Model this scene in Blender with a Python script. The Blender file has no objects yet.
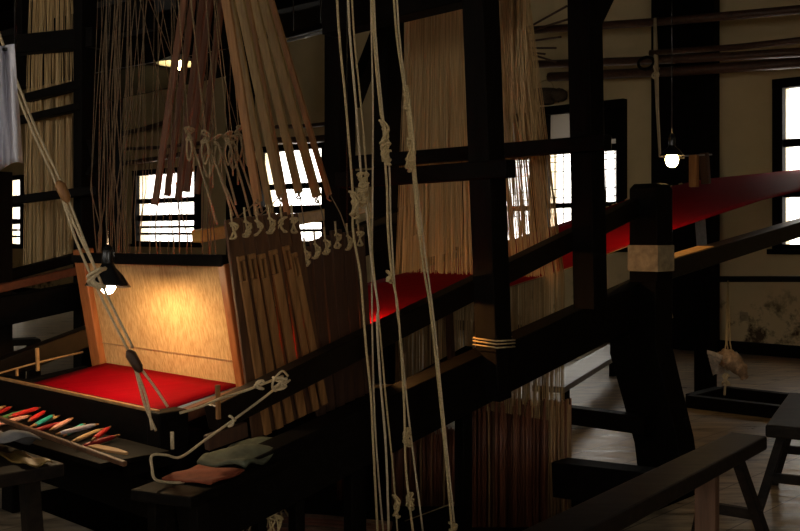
import bpy, math, random
from mathutils import Vector
random.seed(7)
C = bpy.context.scene.collection
SC = bpy.context.scene
H, F, HY = 1.4, 1000.0, 235.0
O = (-.693, 4.33); U = (-.731, .682); V = (.682, .731)
UV = Vector((U[0], U[1], 0)); VV = Vector((V[0], V[1], 0)); ZV = Vector((0, 0, 1))
TW = 8.73                                   # the windowed wall, in metres along the loom

def L(s, t, z=0.0):
    return Vector((O[0]+s*U[0]+t*V[0], O[1]+s*U[1]+t*V[1], z))
def at(px, py, Y):
    return Vector(((px-400)/F*Y, Y, H+(HY-py)/F*Y))
def Lp(px, py, s):                          # point of the upright plane at s metres across the loom
    a = (px-400)/F; bx, by = O[0]+s*U[0], O[1]+s*U[1]
    t = (a*by-bx)/(V[0]-a*V[1]); Y = by+t*V[1]
    return at(px, py, Y)
def Tp(px, py, t):                          # point of the upright plane at t metres along the loom
    a = (px-400)/F; bx, by = O[0]+t*V[0], O[1]+t*V[1]
    s = (a*by-bx)/(U[0]-a*U[1]); Y = by+s*U[1]
    return at(px, py, Y)
def st(p):
    dx, dy = p.x-O[0], p.y-O[1]
    return dx*U[0]+dy*U[1], dx*V[0]+dy*V[1]

# ------------------------------------------------------------------ materials
def new_mat(name):
    m = bpy.data.materials.new(name); m.use_nodes = True
    nt = m.node_tree; return m, nt, nt.nodes['Principled BSDF']
def ramp(nt, fac, c0, c1, p0=.3, p1=.7):
    r = nt.nodes.new('ShaderNodeValToRGB')
    r.color_ramp.elements[0].position = p0; r.color_ramp.elements[1].position = p1
    r.color_ramp.elements[0].color = (*c0, 1); r.color_ramp.elements[1].color = (*c1, 1)
    nt.links.new(fac, r.inputs[0]); return r
def mapped(nt, scale=(1, 1, 1), rot=(0, 0, 0)):
    tc = nt.nodes.new('ShaderNodeTexCoord'); mp = nt.nodes.new('ShaderNodeMapping')
    mp.inputs['Scale'].default_value = scale; mp.inputs['Rotation'].default_value = rot
    nt.links.new(tc.outputs['Object'], mp.inputs[0]); return mp
def noise(nt, mp, sc, det=4, rough=.6):
    n = nt.nodes.new('ShaderNodeTexNoise'); n.inputs['Scale'].default_value = sc
    n.inputs['Detail'].default_value = det; n.inputs['Roughness'].default_value = rough
    nt.links.new(mp.outputs[0], n.inputs['Vector']); return n
def bump(nt, bs, h, strength=.3, dist=.01):
    b = nt.nodes.new('ShaderNodeBump'); b.inputs['Strength'].default_value = strength
    b.inputs['Distance'].default_value = dist
    nt.links.new(h, b.inputs['Height']); nt.links.new(b.outputs[0], bs.inputs['Normal'])
RZ = math.atan2(V[1], V[0])
def wood(name, c0, c1, rough=.5, scale=(3, 30, 30), spec=.5, rot=RZ):
    m, nt, bs = new_mat(name)
    mp = mapped(nt, scale, (0, 0, -rot))
    n = noise(nt, mp, 1.0, 5, .65)
    r = ramp(nt, n.outputs['Fac'], c0, c1)
    nt.links.new(r.outputs[0], bs.inputs['Base Color'])
    bs.inputs['Roughness'].default_value = rough; bs.inputs['Specular IOR Level'].default_value = spec
    bump(nt, bs, n.outputs['Fac'], .25, .004)
    return m
def plain(name, col, rough=.7, var=.25, sc=30, spec=.4):
    m, nt, bs = new_mat(name)
    n = noise(nt, mapped(nt), sc, 3)
    r = ramp(nt, n.outputs['Fac'], tuple(c*(1-var) for c in col), tuple(min(1, c*(1+var)) for c in col))
    nt.links.new(r.outputs[0], bs.inputs['Base Color'])
    bs.inputs['Roughness'].default_value = rough; bs.inputs['Specular IOR Level'].default_value = spec
    return m
def glow(name, col, strength):
    m, nt, bs = new_mat(name)
    bs.inputs['Base Color'].default_value = (*col, 1)
    bs.inputs['Emission Color'].default_value = (*col, 1); bs.inputs['Emission Strength'].default_value = strength
    return m
M = {}
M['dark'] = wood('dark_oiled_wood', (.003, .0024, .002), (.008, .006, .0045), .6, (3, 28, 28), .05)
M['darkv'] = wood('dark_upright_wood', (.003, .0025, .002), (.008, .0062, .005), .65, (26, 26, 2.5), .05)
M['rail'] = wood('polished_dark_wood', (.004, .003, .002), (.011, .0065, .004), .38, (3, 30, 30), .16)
M['brown'] = wood('brown_upright_wood', (.06, .024, .009), (.15, .065, .025), .6, (40, 40, 3))
M['brownd'] = wood('aged_brown_wood', (.035, .015, .008), (.085, .038, .018), .6, (40, 40, 3))
M['tanv'] = wood('tan_bamboo_wood', (.22, .095, .028), (.42, .205, .07), .55, (45, 45, 3))
M['slat'] = wood('bamboo_slat', (.24, .14, .045), (.42, .27, .10), .5, (50, 50, 3))
M['slatr'] = wood('reddish_bamboo_slat', (.15, .055, .028), (.26, .11, .055), .5, (50, 50, 3))
M['orange'] = wood('orange_varnished_wood', (.30, .085, .022), (.48, .17, .05), .4, (40, 40, 3))
M['edge'] = wood('worn_edge_and_glint', (.30, .15, .055), (.55, .32, .13), .4)
M['redwood'] = wood('red_brown_board', (.12, .04, .022), (.21, .075, .036), .5)
M['pole'] = wood('bamboo_pole', (.055, .026, .014), (.12, .055, .028), .5, (4, 30, 30), rot=RZ+math.pi/2)
M['yellow'] = wood('lamplit_pole_wood', (.6, .34, .06), (.8, .5, .12), .45, (4, 30, 30), rot=RZ+math.pi/2)  # yellow raised in the colour to stand for lamplight on the pole
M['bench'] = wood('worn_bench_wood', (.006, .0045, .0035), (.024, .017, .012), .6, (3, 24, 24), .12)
M['greywood'] = wood('weathered_grey_wood', (.16, .14, .12), (.30, .27, .23), .4, (3, 24, 24), .4)
M['benchleg'] = wood('brown_bench_leg', (.07, .035, .02), (.16, .085, .05), .55, (30, 30, 3))
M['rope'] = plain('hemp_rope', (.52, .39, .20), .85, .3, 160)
M['ropet'] = plain('tan_rope', (.34, .25, .135), .85, .3, 120)
M['ropel'] = plain('pale_cotton_rope', (.60, .48, .30), .85, .2, 160)
def thread_mat():
    m, nt, bs = new_mat('silk_harness_thread')
    n = noise(nt, mapped(nt, (70, 70, .4)), 1.0, 2); r = ramp(nt, n.outputs['Fac'], (.42, .27, .105), (.80, .56, .27), .36, .64)
    nt.links.new(r.outputs[0], bs.inputs['Base Color']); bs.inputs['Roughness'].default_value = .5
    return m
M['thread'] = thread_mat()
M['string'] = plain('brown_string', (.20, .135, .075), .8, .3, 60)
M['rod'] = wood('red_brown_weight_stick', (.12, .035, .02), (.30, .11, .05), .45, (60, 60, 4))
M['rodt'] = wood('tan_weight_stick', (.30, .16, .07), (.48, .29, .13), .45, (60, 60, 4))
M['black'] = plain('black_enamel', (.012, .012, .012), .25, .2, 20, .5)
M['white'] = plain('white_enamel', (.75, .72, .62), .35, .05, 20)
M['metal'] = plain('grey_metal', (.4, .42, .44), .35, .1, 30)
M['linen'] = plain('white_linen', (.66, .65, .72), .85, .08, 60)
M['greycloth'] = plain('grey_cloth', (.20, .20, .21), .85, .3, 12)
M['greencloth'] = plain('green_grey_cloth', (.09, .095, .06), .85, .35, 14)
M['rust'] = plain('rust_cloth', (.22, .05, .022), .8, .2, 30)
M['paper'] = plain('old_paper', (.40, .31, .18), .8, .3, 22)
M['paperw'] = plain('pale_paper', (.40, .42, .42), .7, .2, 22)
M['husk'] = plain('dry_husk', (.50, .33, .20), .8, .45, 26)
M['huskp'] = plain('pale_husk', (.62, .52, .42), .8, .3, 40)
M['basket'] = plain('dark_wicker', (.08, .055, .03), .8, .5, 90)
M['gold'] = plain('gold_brocade', (.16, .10, .028), .5, .6, 160)
M['earth'] = plain('dark_pit_earth', (.012, .009, .007), .95, .3, 8, .05)
M['bulb'] = glow('warm_bulb', (1.0, .70, .38), 400)
M['bulb2'] = glow('yellow_bulb', (1.0, .62, .22), 140)
M['bulb3'] = glow('ceiling_bulb', (1.0, .76, .34), 60)
M['bulbh'] = glow('orange_bulb', (1.0, .44, .12), 850)
for n_, c_ in dict(red=(.62, .03, .025), wine=(.28, .015, .02), yellow=(.85, .50, .06), tan=(.62, .40, .18), pink=(.75, .35, .26),
                   teal=(.04, .42, .34), lilac=(.45, .40, .45), orange=(.75, .25, .06), cream=(.7, .6, .42), green=(.10, .22, .08)).items():
    M['silk_'+n_] = plain('silk_'+n_, c_, .45, .15, 120)

def red_silk():
    m, nt, bs = new_mat('red_silk_warp')
    n = noise(nt, mapped(nt, (1.2, 220, 1), (0, 0, -RZ)), 1.0, 3)
    r = ramp(nt, n.outputs['Fac'], (.23, .001, .005), (.34, .0016, .008))
    nt.links.new(r.outputs[0], bs.inputs['Base Color'])
    bs.inputs['Roughness'].default_value = .7; bs.inputs['Specular IOR Level'].default_value = .03
    bump(nt, bs, n.outputs['Fac'], .15, .002)
    return m
M['silk'] = red_silk()
M['silkd'] = plain('dark_red_cloth', (.22, .006, .012), .7, .25, 40, .15)
def reed_mat():
    m, nt, bs = new_mat('reed_threads')
    mp = mapped(nt, (150, 150, .9), (0, 0, -RZ)); n = noise(nt, mp, 1.0, 2)
    mp2 = mapped(nt, (70, 70, .5), (0, 0, -RZ)); n2 = noise(nt, mp2, 1.0, 3)
    mx = nt.nodes.new('ShaderNodeMath'); mx.operation = 'MULTIPLY_ADD'; mx.inputs[1].default_value = .5
    nt.links.new(n.outputs['Fac'], mx.inputs[0])
    h = nt.nodes.new('ShaderNodeMath'); h.operation = 'MULTIPLY'; h.inputs[1].default_value = .5
    n2.inputs['Roughness'].default_value = .8; nt.links.new(n2.outputs['Fac'], h.inputs[0]); nt.links.new(h.outputs[0], mx.inputs[2])
    r = ramp(nt, mx.outputs[0], (.44, .23, .075), (.76, .49, .22), .34, .64)
    nt.links.new(r.outputs[0], bs.inputs['Base Color']); bs.inputs['Roughness'].default_value = .6
    bs.inputs['Specular IOR Level'].default_value = .2
    bump(nt, bs, n.outputs['Fac'], .3, .003)
    return m
M['reed'] = reed_mat()
def plaster():
    m, nt, bs = new_mat('stained_plaster')
    mp = mapped(nt)
    n = noise(nt, mp, .7, 6, .6); r = ramp(nt, n.outputs['Fac'], (.62, .48, .25), (.80, .63, .36), .3, .7)
    n2 = noise(nt, mp, 3.2, 5, .7); r2 = ramp(nt, n2.outputs['Fac'], (.12, .09, .06), (1, 1, 1), .36, .48)
    sx = nt.nodes.new('ShaderNodeSeparateXYZ'); nt.links.new(mp.outputs[0], sx.inputs[0])
    g = nt.nodes.new('ShaderNodeMapRange'); g.inputs[1].default_value = .45; g.inputs[2].default_value = .95
    nt.links.new(sx.outputs[2], g.inputs[0])                       # dirt splashes along the wall's foot
    mx = nt.nodes.new('ShaderNodeMixRGB'); mx.blend_type = 'MIX'; mx.inputs[2].default_value = (1, 1, 1, 1)
    nt.links.new(g.outputs[0], mx.inputs[0]); nt.links.new(r2.outputs[0], mx.inputs[1])
    mu = nt.nodes.new('ShaderNodeMixRGB'); mu.blend_type = 'MULTIPLY'; mu.inputs[0].default_value = 1
    nt.links.new(r.outputs[0], mu.inputs[1]); nt.links.new(mx.outputs[0], mu.inputs[2])
    nt.links.new(mu.outputs[0], bs.inputs['Base Color']); bs.inputs['Roughness'].default_value = .9
    n3 = noise(nt, mp, 14, 4); bump(nt, bs, n3.outputs['Fac'], .2, .01)
    return m
M['plaster'] = plaster()
def floor_mat():
    m, nt, bs = new_mat('worn_floor_boards')
    mp = mapped(nt, (1, 1, 1), (0, 0, -RZ))
    br = nt.nodes.new('ShaderNodeTexBrick'); br.inputs['Scale'].default_value = 1.0
    br.inputs['Color1'].default_value = (.56, .45, .30, 1); br.inputs['Color2'].default_value = (.44, .35, .235, 1)
    br.inputs['Mortar'].default_value = (.14, .11, .085, 1); br.inputs['Mortar Size'].default_value = .004
    br.inputs['Brick Width'].default_value = 4.2; br.inputs['Row Height'].default_value = .36
    nt.links.new(mp.outputs[0], br.inputs['Vector'])
    mp2 = mapped(nt, (2, 9, 1), (0, 0, -RZ)); n = noise(nt, mp2, 1.3, 6, .65)
    r = ramp(nt, n.outputs['Fac'], (.30, .28, .27), (1, 1, 1), .38, .60)
    mu = nt.nodes.new('ShaderNodeMixRGB'); mu.blend_type = 'MULTIPLY'; mu.inputs[0].default_value = 1
    nt.links.new(br.outputs['Color'], mu.inputs[1]); nt.links.new(r.outputs[0], mu.inputs[2])
    nt.links.new(mu.outputs[0], bs.inputs['Base Color'])
    rr = ramp(nt, n.outputs['Fac'], (.24,)*3, (.5,)*3); nt.links.new(rr.outputs[0], bs.inputs['Roughness'])
    bump(nt, bs, n.outputs['Fac'], .2, .008)
    return m
M['floor'] = floor_mat()
def pane_mat(name, trans, tint):
    m, nt, bs = new_mat(name)
    out = nt.nodes['Material Output']; nt.nodes.remove(bs)
    tr = nt.nodes.new('ShaderNodeBsdfTransparent'); tr.inputs[0].default_value = (*tint, 1)
    gl = nt.nodes.new('ShaderNodeBsdfGlossy'); gl.inputs['Roughness'].default_value = .08
    df = nt.nodes.new('ShaderNodeBsdfTranslucent'); df.inputs[0].default_value = (*tint, 1)
    a = nt.nodes.new('ShaderNodeMixShader'); a.inputs[0].default_value = .06
    b = nt.nodes.new('ShaderNodeMixShader'); b.inputs[0].default_value = 1-trans
    nt.links.new(tr.outputs[0], b.inputs[1]); nt.links.new(df.outputs[0], b.inputs[2])
    nt.links.new(b.outputs[0], a.inputs[1]); nt.links.new(gl.outputs[0], a.inputs[2])
    nt.links.new(a.outputs[0], out.inputs[0]); return m
M['glass'] = pane_mat('window_glass', .9, (.95, .97, 1))
M['paperpane'] = pane_mat('papered_pane', .02, (.15, .143, .135))

# ------------------------------------------------------------------ mesh builder
class MB:
    def __init__(s): s.v = []; s.f = []; s.sm = []
    def quadring(s, rings, smooth, cap=True):
        n = len(rings[0]); b = len(s.v)
        for r in rings: s.v.extend(r)
        for i in range(len(rings)-1):
            for j in range(n):
                k = (j+1) % n
                s.f.append((b+i*n+j, b+i*n+k, b+(i+1)*n+k, b+(i+1)*n+j)); s.sm.append(smooth)
        if cap:
            s.f.append(tuple(b+j for j in reversed(range(n)))); s.sm.append(False)
            e = b+(len(rings)-1)*n
            s.f.append(tuple(e+j for j in range(n))); s.sm.append(False)
        return s
    def beam(s, p0, p1, w, h, ref=None, w1=None, h1=None):
        p0, p1 = Vector(p0), Vector(p1); d = (p1-p0).normalized()
        if ref is None: ref = ZV if abs(d.z) < .9 else VV
        side = d.cross(ref).normalized(); up = side.cross(d).normalized()
        def ring(p, w, h):
            return [p+side*(a*w/2)+up*(b*h/2) for a, b in ((-1, -1), (1, -1), (1, 1), (-1, 1))]
        return s.quadring([ring(p0, w, h), ring(p1, w1 or w, h1 or h)], False)
    def beams(s, pts, ws, hs, ref=None):
        d = (Vector(pts[-1])-Vector(pts[0])).normalized()
        if ref is None: ref = ZV if abs(d.z) < .9 else VV
        side = d.cross(ref).normalized(); up = side.cross(d).normalized()
        return s.quadring([[Vector(p)+side*(a*w/2)+up*(b*h/2) for a, b in ((-1, -1), (1, -1), (1, 1), (-1, 1))] for p, w, h in zip(pts, ws, hs)], False)
    def tube(s, pts, r, n=6, cap=True):
        pts = [Vector(p) for p in pts]; rr = r if isinstance(r, (list, tuple)) else [r]*len(pts)
        rings = []; prev = None
        for i, p in enumerate(pts):
            d = (pts[min(i+1, len(pts)-1)]-pts[max(i-1, 0)])
            d = d.normalized() if d.length > 1e-9 else ZV
            if prev is None:
                a = ZV if abs(d.z) < .9 else Vector((1, 0, 0)); x = d.cross(a).normalized()
            else:
                x = prev-d*prev.dot(d); x = x.normalized() if x.length > 1e-6 else d.orthogonal().normalized()
            prev = x; y = d.cross(x)
            rings.append([p+(x*math.cos(2*math.pi*j/n)+y*math.sin(2*math.pi*j/n))*rr[i] for j in range(n)])
        return s.quadring(rings, True, cap)
    def lathe(s, c, prof, n=20, tilt=None, cap=False):
        c = Vector(c); rings = []
        for r, z in prof:
            rings.append([c+Vector((r*math.cos(2*math.pi*j/n), r*math.sin(2*math.pi*j/n), z+(r*(tilt[0]*math.cos(2*math.pi*j/n)+tilt[1]*math.sin(2*math.pi*j/n)) if tilt else 0))) for j in range(n)])
        return s.quadring(rings, True, cap)
    def ball(s, c, r, sc=(1, 1, 1), n=12, m=8, wob=0):
        c = Vector(c); rings = []
        for i in range(m+1):
            a = math.pi*i/m; rad = max(math.sin(a), .02)
            rings.append([c+Vector((r*sc[0]*rad*math.cos(2*math.pi*j/n), r*sc[1]*rad*math.sin(2*math.pi*j/n), r*sc[2]*math.cos(a)))*(1)+Vector([random.uniform(-wob, wob) for _ in 'xyz']) for j in range(n)])
        return s.quadring(rings[::-1], True, True)
    def knot(s, c, r, tr, turns=3, stretch=1.6):
        c = Vector(c); ph = random.uniform(0, 6); pts = []
        N = 14*turns
        for i in range(N+1):
            a = 2*math.pi*turns*i/N
            q = r*(.75+.35*math.sin(a*1.37+ph))
            pts.append(c+Vector((q*math.cos(a), .6*q*math.sin(a*1.0+.4), stretch*r*math.sin(a*.53+ph))))
        return s.tube(pts, tr, 5)
    def grid(s, rows, smooth=True):
        b = len(s.v); n = len(rows[0])
        for r in rows: s.v.extend(Vector(p) for p in r)
        for i in range(len(rows)-1):
            for j in range(n-1):
                s.f.append((b+i*n+j, b+i*n+j+1, b+(i+1)*n+j+1, b+(i+1)*n+j)); s.sm.append(smooth)
        return s
    def prism(s, poly, d):
        b = len(s.v); n = len(poly); d = Vector(d)
        s.v.extend(Vector(p) for p in poly); s.v.extend(Vector(p)+d for p in poly)
        s.f.append(tuple(b+i for i in range(n))[::-1]); s.f.append(tuple(b+n+i for i in range(n)))
        for i in range(n):
            k = (i+1) % n; s.f.append((b+i, b+k, b+n+k, b+n+i))
        s.sm.extend([False]*(n+2)); return s
    def build(s, name, mat, parent=None, bevel=0, solid=0, origin=None):
        off = Vector((0, 0, 0)); p = parent
        while p is not None: off += p.location; p = p.parent
        if parent is None or origin is not None:
            lo = Vector([min(v[i] for v in s.v) for i in range(3)]); hi = Vector([max(v[i] for v in s.v) for i in range(3)])
            o0 = Vector(((lo.x+hi.x)/2, (lo.y+hi.y)/2, lo.z)) if origin is None else Vector(origin)
            loc = o0-off
        else: loc = Vector((0, 0, 0)); o0 = off
        me = bpy.data.meshes.new(name); me.from_pydata([tuple(v-o0) for v in s.v], [], s.f); me.validate(); me.update()
        for p_, sm in zip(me.polygons, s.sm): p_.use_smooth = sm
        me.materials.append(M[mat] if isinstance(mat, str) else mat)
        o = bpy.data.objects.new(name, me); C.objects.link(o); o.parent = parent; o.location = loc
        if solid:
            md = o.modifiers.new('thickness', 'SOLIDIFY'); md.thickness = solid; md.offset = 0
        if bevel:
            md = o.modifiers.new('soft_edges', 'BEVEL'); md.width = bevel; md.segments = 2; md.limit_method = 'ANGLE'
        return o

def tag(o, label=None, cat=None, group=None, kind=None):
    if label: o['label'] = label
    if cat: o['category'] = cat
    if group: o['group'] = group
    if kind: o['kind'] = kind
    return o
def thing(name, label, cat, loc, group=None):
    o = bpy.data.objects.new(name, None); C.objects.link(o); o.location = Vector(loc); o.empty_display_size = .1
    return tag(o, label, cat, group)
def struct(o): o['kind'] = 'structure'; return o
def smooth(pts, k=6):
    P = [Vector(p) for p in pts]; P = [P[0]*2-P[1]]+P+[P[-1]*2-P[-2]]; out = []
    for i in range(1, len(P)-2):
        for j in range(k):
            t = j/k; a, b, c, d = P[i-1], P[i], P[i+1], P[i+2]
            out.append(.5*((2*b)+(c-a)*t+(2*a-5*b+4*c-d)*t*t+(3*b-a-3*c+d)*t**3))
    out.append(P[-2]); return out
def lerp(a, b, t): return a+(b-a)*t

# ------------------------------------------------------------------ camera
cam = bpy.data.cameras.new('camera'); co = bpy.data.objects.new('camera', cam); C.objects.link(co)
co.location = (0, 0, H); co.rotation_euler = (math.pi/2, 0, 0)
cam.sensor_width = 36; cam.lens = 36*F/800; cam.shift_y = -(265.5-HY)/800; cam.clip_start = .05
SC.camera = co

# ------------------------------------------------------------------ setting
S0, S1, T0, ZC = -6.5, 22.5, -5.6, 4.9
PIT = (-.95, 1.7, -.22, 2.5)
b = MB()
def fl(s0, s1, t0, t1, z=0):
    b.grid([[L(s0, t0, z), L(s1, t0, z)], [L(s0, t1, z), L(s1, t1, z)]], False)
fl(S0, PIT[0], T0, TW); fl(PIT[1], S1, T0, TW); fl(PIT[0], PIT[1], T0, PIT[2]); fl(PIT[0], PIT[1], PIT[3], TW)
ZP = -.75
struct(b.build('floor', 'floor')); b = MB()
fl(PIT[0], PIT[1], PIT[2], PIT[3], ZP)
for (a0, a1) in (((PIT[0], PIT[2]), (PIT[1], PIT[2])), ((PIT[0], PIT[3]), (PIT[1], PIT[3])), ((PIT[0], PIT[2]), (PIT[0], PIT[3])), ((PIT[1], PIT[2]), (PIT[1], PIT[3]))):
    b.grid([[L(*a0, ZP), L(*a1, ZP)], [L(*a0, 0), L(*a1, 0)]], False)
struct(b.build('floor', 'earth'))
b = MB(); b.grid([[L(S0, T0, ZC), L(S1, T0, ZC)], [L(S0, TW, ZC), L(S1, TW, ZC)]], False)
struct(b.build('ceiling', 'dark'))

def wall_with_holes(name, P, along, out, length0, length1, holes, mat='plaster', th=.28):
    # P(k, z) -> point; holes = (k0, k1, z0, z1), sorted by k
    b = MB()
    def seg(k0, k1, z0, z1):
        if k1-k0 < 1e-4 or z1-z0 < 1e-4: return
        b.prism([P(k0, z0), P(k1, z0), P(k1, z1), P(k0, z1)], out*th)
    k = length0
    for (k0, k1, z0, z1) in holes:
        seg(k, k0, 0, ZC); seg(k0, k1, 0, z0); seg(k0, k1, z1, ZC); k = k1
    seg(k, length1, 0, ZC)
    return struct(b.build(name, mat))
def WP(s, z): return L(s, TW, z)
def ws(px): return st(Tp(px, 200, TW))[0]
def wz(px, py): return Tp(px, py, TW).z
WIN = []   # s0, s1, z0, z1 on the windowed wall
for (x0, x1, yt, yb, xr) in ((780, 846, 84, 249, 785), (546, 623, 106, 247, 600), (466, 537, 120, 247, 500), (262, 327, 147, 244, 300), (137, 199, 171, 244, 170), (6, 24, 178, 246, 15)):
    sa, sb = ws(x0), ws(x1)
    WIN.append((min(sa, sb), max(sa, sb), wz(xr, yb), wz(xr, yt)))
WIN.sort()
wall_with_holes('wall_back', WP, UV, VV, S0, S1, WIN)
REAR_FILL = [(-5.2, -3.5, 1.5, 3.3), (-.9, .9, 1.5, 3.3), (3.4, 5.2, 1.5, 3.3)]  # unseen windows behind the camera, put in as front fill light
SIDE_FILL = [(-4.5, -2.1, 1.3, 3.4)]  # unseen window added to light the heddle boards from the side
wall_with_holes('wall_front', lambda s, z: L(s, T0, z), UV, -VV, S0, S1, REAR_FILL)
wall_with_holes('wall_right', lambda t, z: L(S0, t, z), VV, -UV, T0, TW, SIDE_FILL)
b = MB(); b.prism([L(S1, T0, 0), L(S1, TW, 0), L(S1, TW, ZC), L(S1, T0, ZC)], UV*.2); struct(b.build('wall_left', 'plaster'))
b = MB(); b.beam(L(S0, TW-.03, .07), L(S1, TW-.03, .07), .06, .14); struct(b.build('baseboard_back', 'dark'))

def portal(P, s0, s1, z0, z1, t, facing):
    ld = bpy.data.lights.new('window_portal', 'AREA'); ld.shape = 'RECTANGLE'; ld.size = s1-s0; ld.size_y = z1-z0
    ld.cycles.is_portal = True
    lo = bpy.data.objects.new('window_portal', ld); C.objects.link(lo)
    lo.location = P((s0+s1)/2, (z0+z1)/2)+facing*t
    lo.rotation_euler = (facing).to_track_quat('-Z', 'Z').to_euler()

def window(n, s0, s1, z0, z1, P, inn, style, UV=UV):
    root = struct(bpy.data.objects.new('window_%d' % n, None)); C.objects.link(root); root.location = P((s0+s1)/2, z0)
    fr = MB(); w = .11
    q = lambda s, z, d=0.0: P(s, z)+inn*d
    for (a, b_) in (((s0, z0), (s1, z0)), ((s0, z1), (s1, z1))):
        fr.beam(q(a[0]-.06, a[1], .03), q(b_[0]+.06, b_[1], .03), .12, w)
    for s in (s0, s1):
        fr.beam(q(s, z0, .03), q(s, z1, .03), w, .12, UV)
    if style != 'far':
        fr.beam(q((s0+s1)/2, z0, .01), q((s0+s1)/2, z1, .01), .09, .08, UV)
        zt = z1-.36*(z1-z0)/1.0 if style == 'near' else z1-.30*(z1-z0)
        fr.beam(q(s0, zt, .01), q(s1, zt, .01), .08, .09)
        if style == 'near': fr.beam(q(s0, z0+.33*(z1-z0), .01), q(s1, z0+.33*(z1-z0), .01), .08, .07)
        else: fr.beam(q(s0, z0+.30*(z1-z0), .01), q(s1, z0+.30*(z1-z0), .01), .08, .07)
    if style == 'lattice': fr.beam(q(s0, z1-.12*(z1-z0), .0), q(s0+.30*(s1-s0), z1-.12*(z1-z0), .0), .03, .24*(z1-z0))
    struct(fr.build('window_frame', 'dark', root, .006))
    lt = MB()
    if style == 'lattice':
        k = 9
        for i in range(1, k):
            s = lerp(s0, s1, i/k); lt.beam(q(s, z0, -.02), q(s, z0+.70*(z1-z0), -.02), .012, .012, UV)
        for zf in (.04, .10, .24, .36, .42, .55, .62, .66):
            lt.beam(q(s0, z0+zf*(z1-z0), -.02), q(s1, z0+zf*(z1-z0), -.02), .012, .010)
    elif style == 'far':
        for zf, hh in ((.14, .05), (.235, .05), (.36, .13), (.60, .10)): lt.beam(q(s0, z0+zf*(z1-z0), -.02), q(s1, z0+zf*(z1-z0), -.02), .05, hh)
    else:
        lt.beam(q((s0*.5+s1*.5), z0, -.02), q((s0*.5+s1*.5), z1, -.02), .03, .03, UV)
    struct(lt.build('window_bars', 'dark', root))
    pn = MB()
    zt = z0+.70*(z1-z0) if style == 'lattice' else z1
    pn.beam(q(s0, (z0+zt)/2, -.045), q(s1, (z0+zt)/2, -.045), .006, zt-z0)
    struct(pn.build('window_pane', 'glass', root))
    if style == 'lattice':
        pp = MB(); pp.beam(q(s0, (z1+zt)/2, -.045), q(s1, (z1+zt)/2, -.045), .006, z1-zt)
        struct(pp.build('upper_pane', 'paperpane', root))
    sl = MB(); sl.beam(q(s0-.1, z0-.03, .06), q(s1+.1, z0-.03, .06), .16, .06); struct(sl.build('window_sill', 'dark', root, .005))
    portal(P, s0, s1, z0, z1, -.12, inn)
for i, w_ in enumerate(WIN):
    window(i+1, *w_, WP, -VV, ('near', 'lattice', 'lattice', 'far', 'far', 'far')[i])
for i, w_ in enumerate(REAR_FILL):
    window(i+7, *w_, lambda s, z: L(s, T0, z), VV, 'near')
for i, w_ in enumerate(SIDE_FILL):
    window(i+10, *w_, lambda t, z: L(S0, t, z), UV, 'near', VV)
# broad ceiling joists
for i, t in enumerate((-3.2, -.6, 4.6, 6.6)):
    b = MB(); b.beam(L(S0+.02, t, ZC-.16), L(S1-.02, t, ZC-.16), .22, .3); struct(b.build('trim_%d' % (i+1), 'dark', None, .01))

# ------------------------------------------------------------------ pillars
def pillar(x0, x1, t, label, depth=.16):
    a, c = Tp(x0, 235, t), Tp(x1, 235, t); a.z = 0; c.z = 0; mid = (a+c)/2
    b = MB(); b.beam(mid, mid+ZV*(ZC-.01), (c-a).length, depth, VV)
    tag(b.build('timber_pillar', 'darkv', None, .012), label, 'pillar')
pillar(654, 717, TW-.1, 'broad black timber pillar on the plaster wall behind the bare glowing bulb')
pillar(231, 250, 6.4, 'slim black timber pillar standing behind the fan of tan bamboo slats', .2)

pillar(99, 118, 6.2, 'narrow black timber pillar behind the cord of the black pendant lamp', .2)
b = MB(); b.beam(at(80, 92, 8.2), at(250, 58, 9.5), .2, .24); struct(b.build('trim_5', 'dark', None, .01))
b = MB(); b.beam(at(20, 70, 8.0), at(250, 30, 9.5), .2, .26); struct(b.build('trim_6', 'dark', None, .01))
# ------------------------------------------------------------------ the loom
loom = thing('drawloom', 'large black timber drawloom with sloping rails holding the red silk warp', 'loom', L(.5, 1.5, 0))
def P_(name, mat, mb, bevel=.006, label=None):
    o = mb.build(name, mat, loom, bevel)
    if label: o['label'] = label
    return o
SN = -.35; PN = -.45
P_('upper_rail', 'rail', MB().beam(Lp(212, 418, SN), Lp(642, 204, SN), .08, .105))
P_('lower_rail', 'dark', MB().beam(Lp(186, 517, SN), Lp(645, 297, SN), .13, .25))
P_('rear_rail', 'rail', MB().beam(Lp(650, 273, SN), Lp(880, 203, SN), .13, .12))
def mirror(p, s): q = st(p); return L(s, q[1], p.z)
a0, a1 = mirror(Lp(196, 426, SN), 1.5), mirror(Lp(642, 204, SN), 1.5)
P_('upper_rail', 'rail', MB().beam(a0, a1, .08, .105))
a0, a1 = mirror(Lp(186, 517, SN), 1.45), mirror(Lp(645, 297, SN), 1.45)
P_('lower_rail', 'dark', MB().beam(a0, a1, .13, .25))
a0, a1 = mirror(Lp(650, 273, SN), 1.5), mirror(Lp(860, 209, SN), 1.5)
P_('rear_rail', 'dark', MB().beam(a0, a1, .1, .12))
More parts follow.
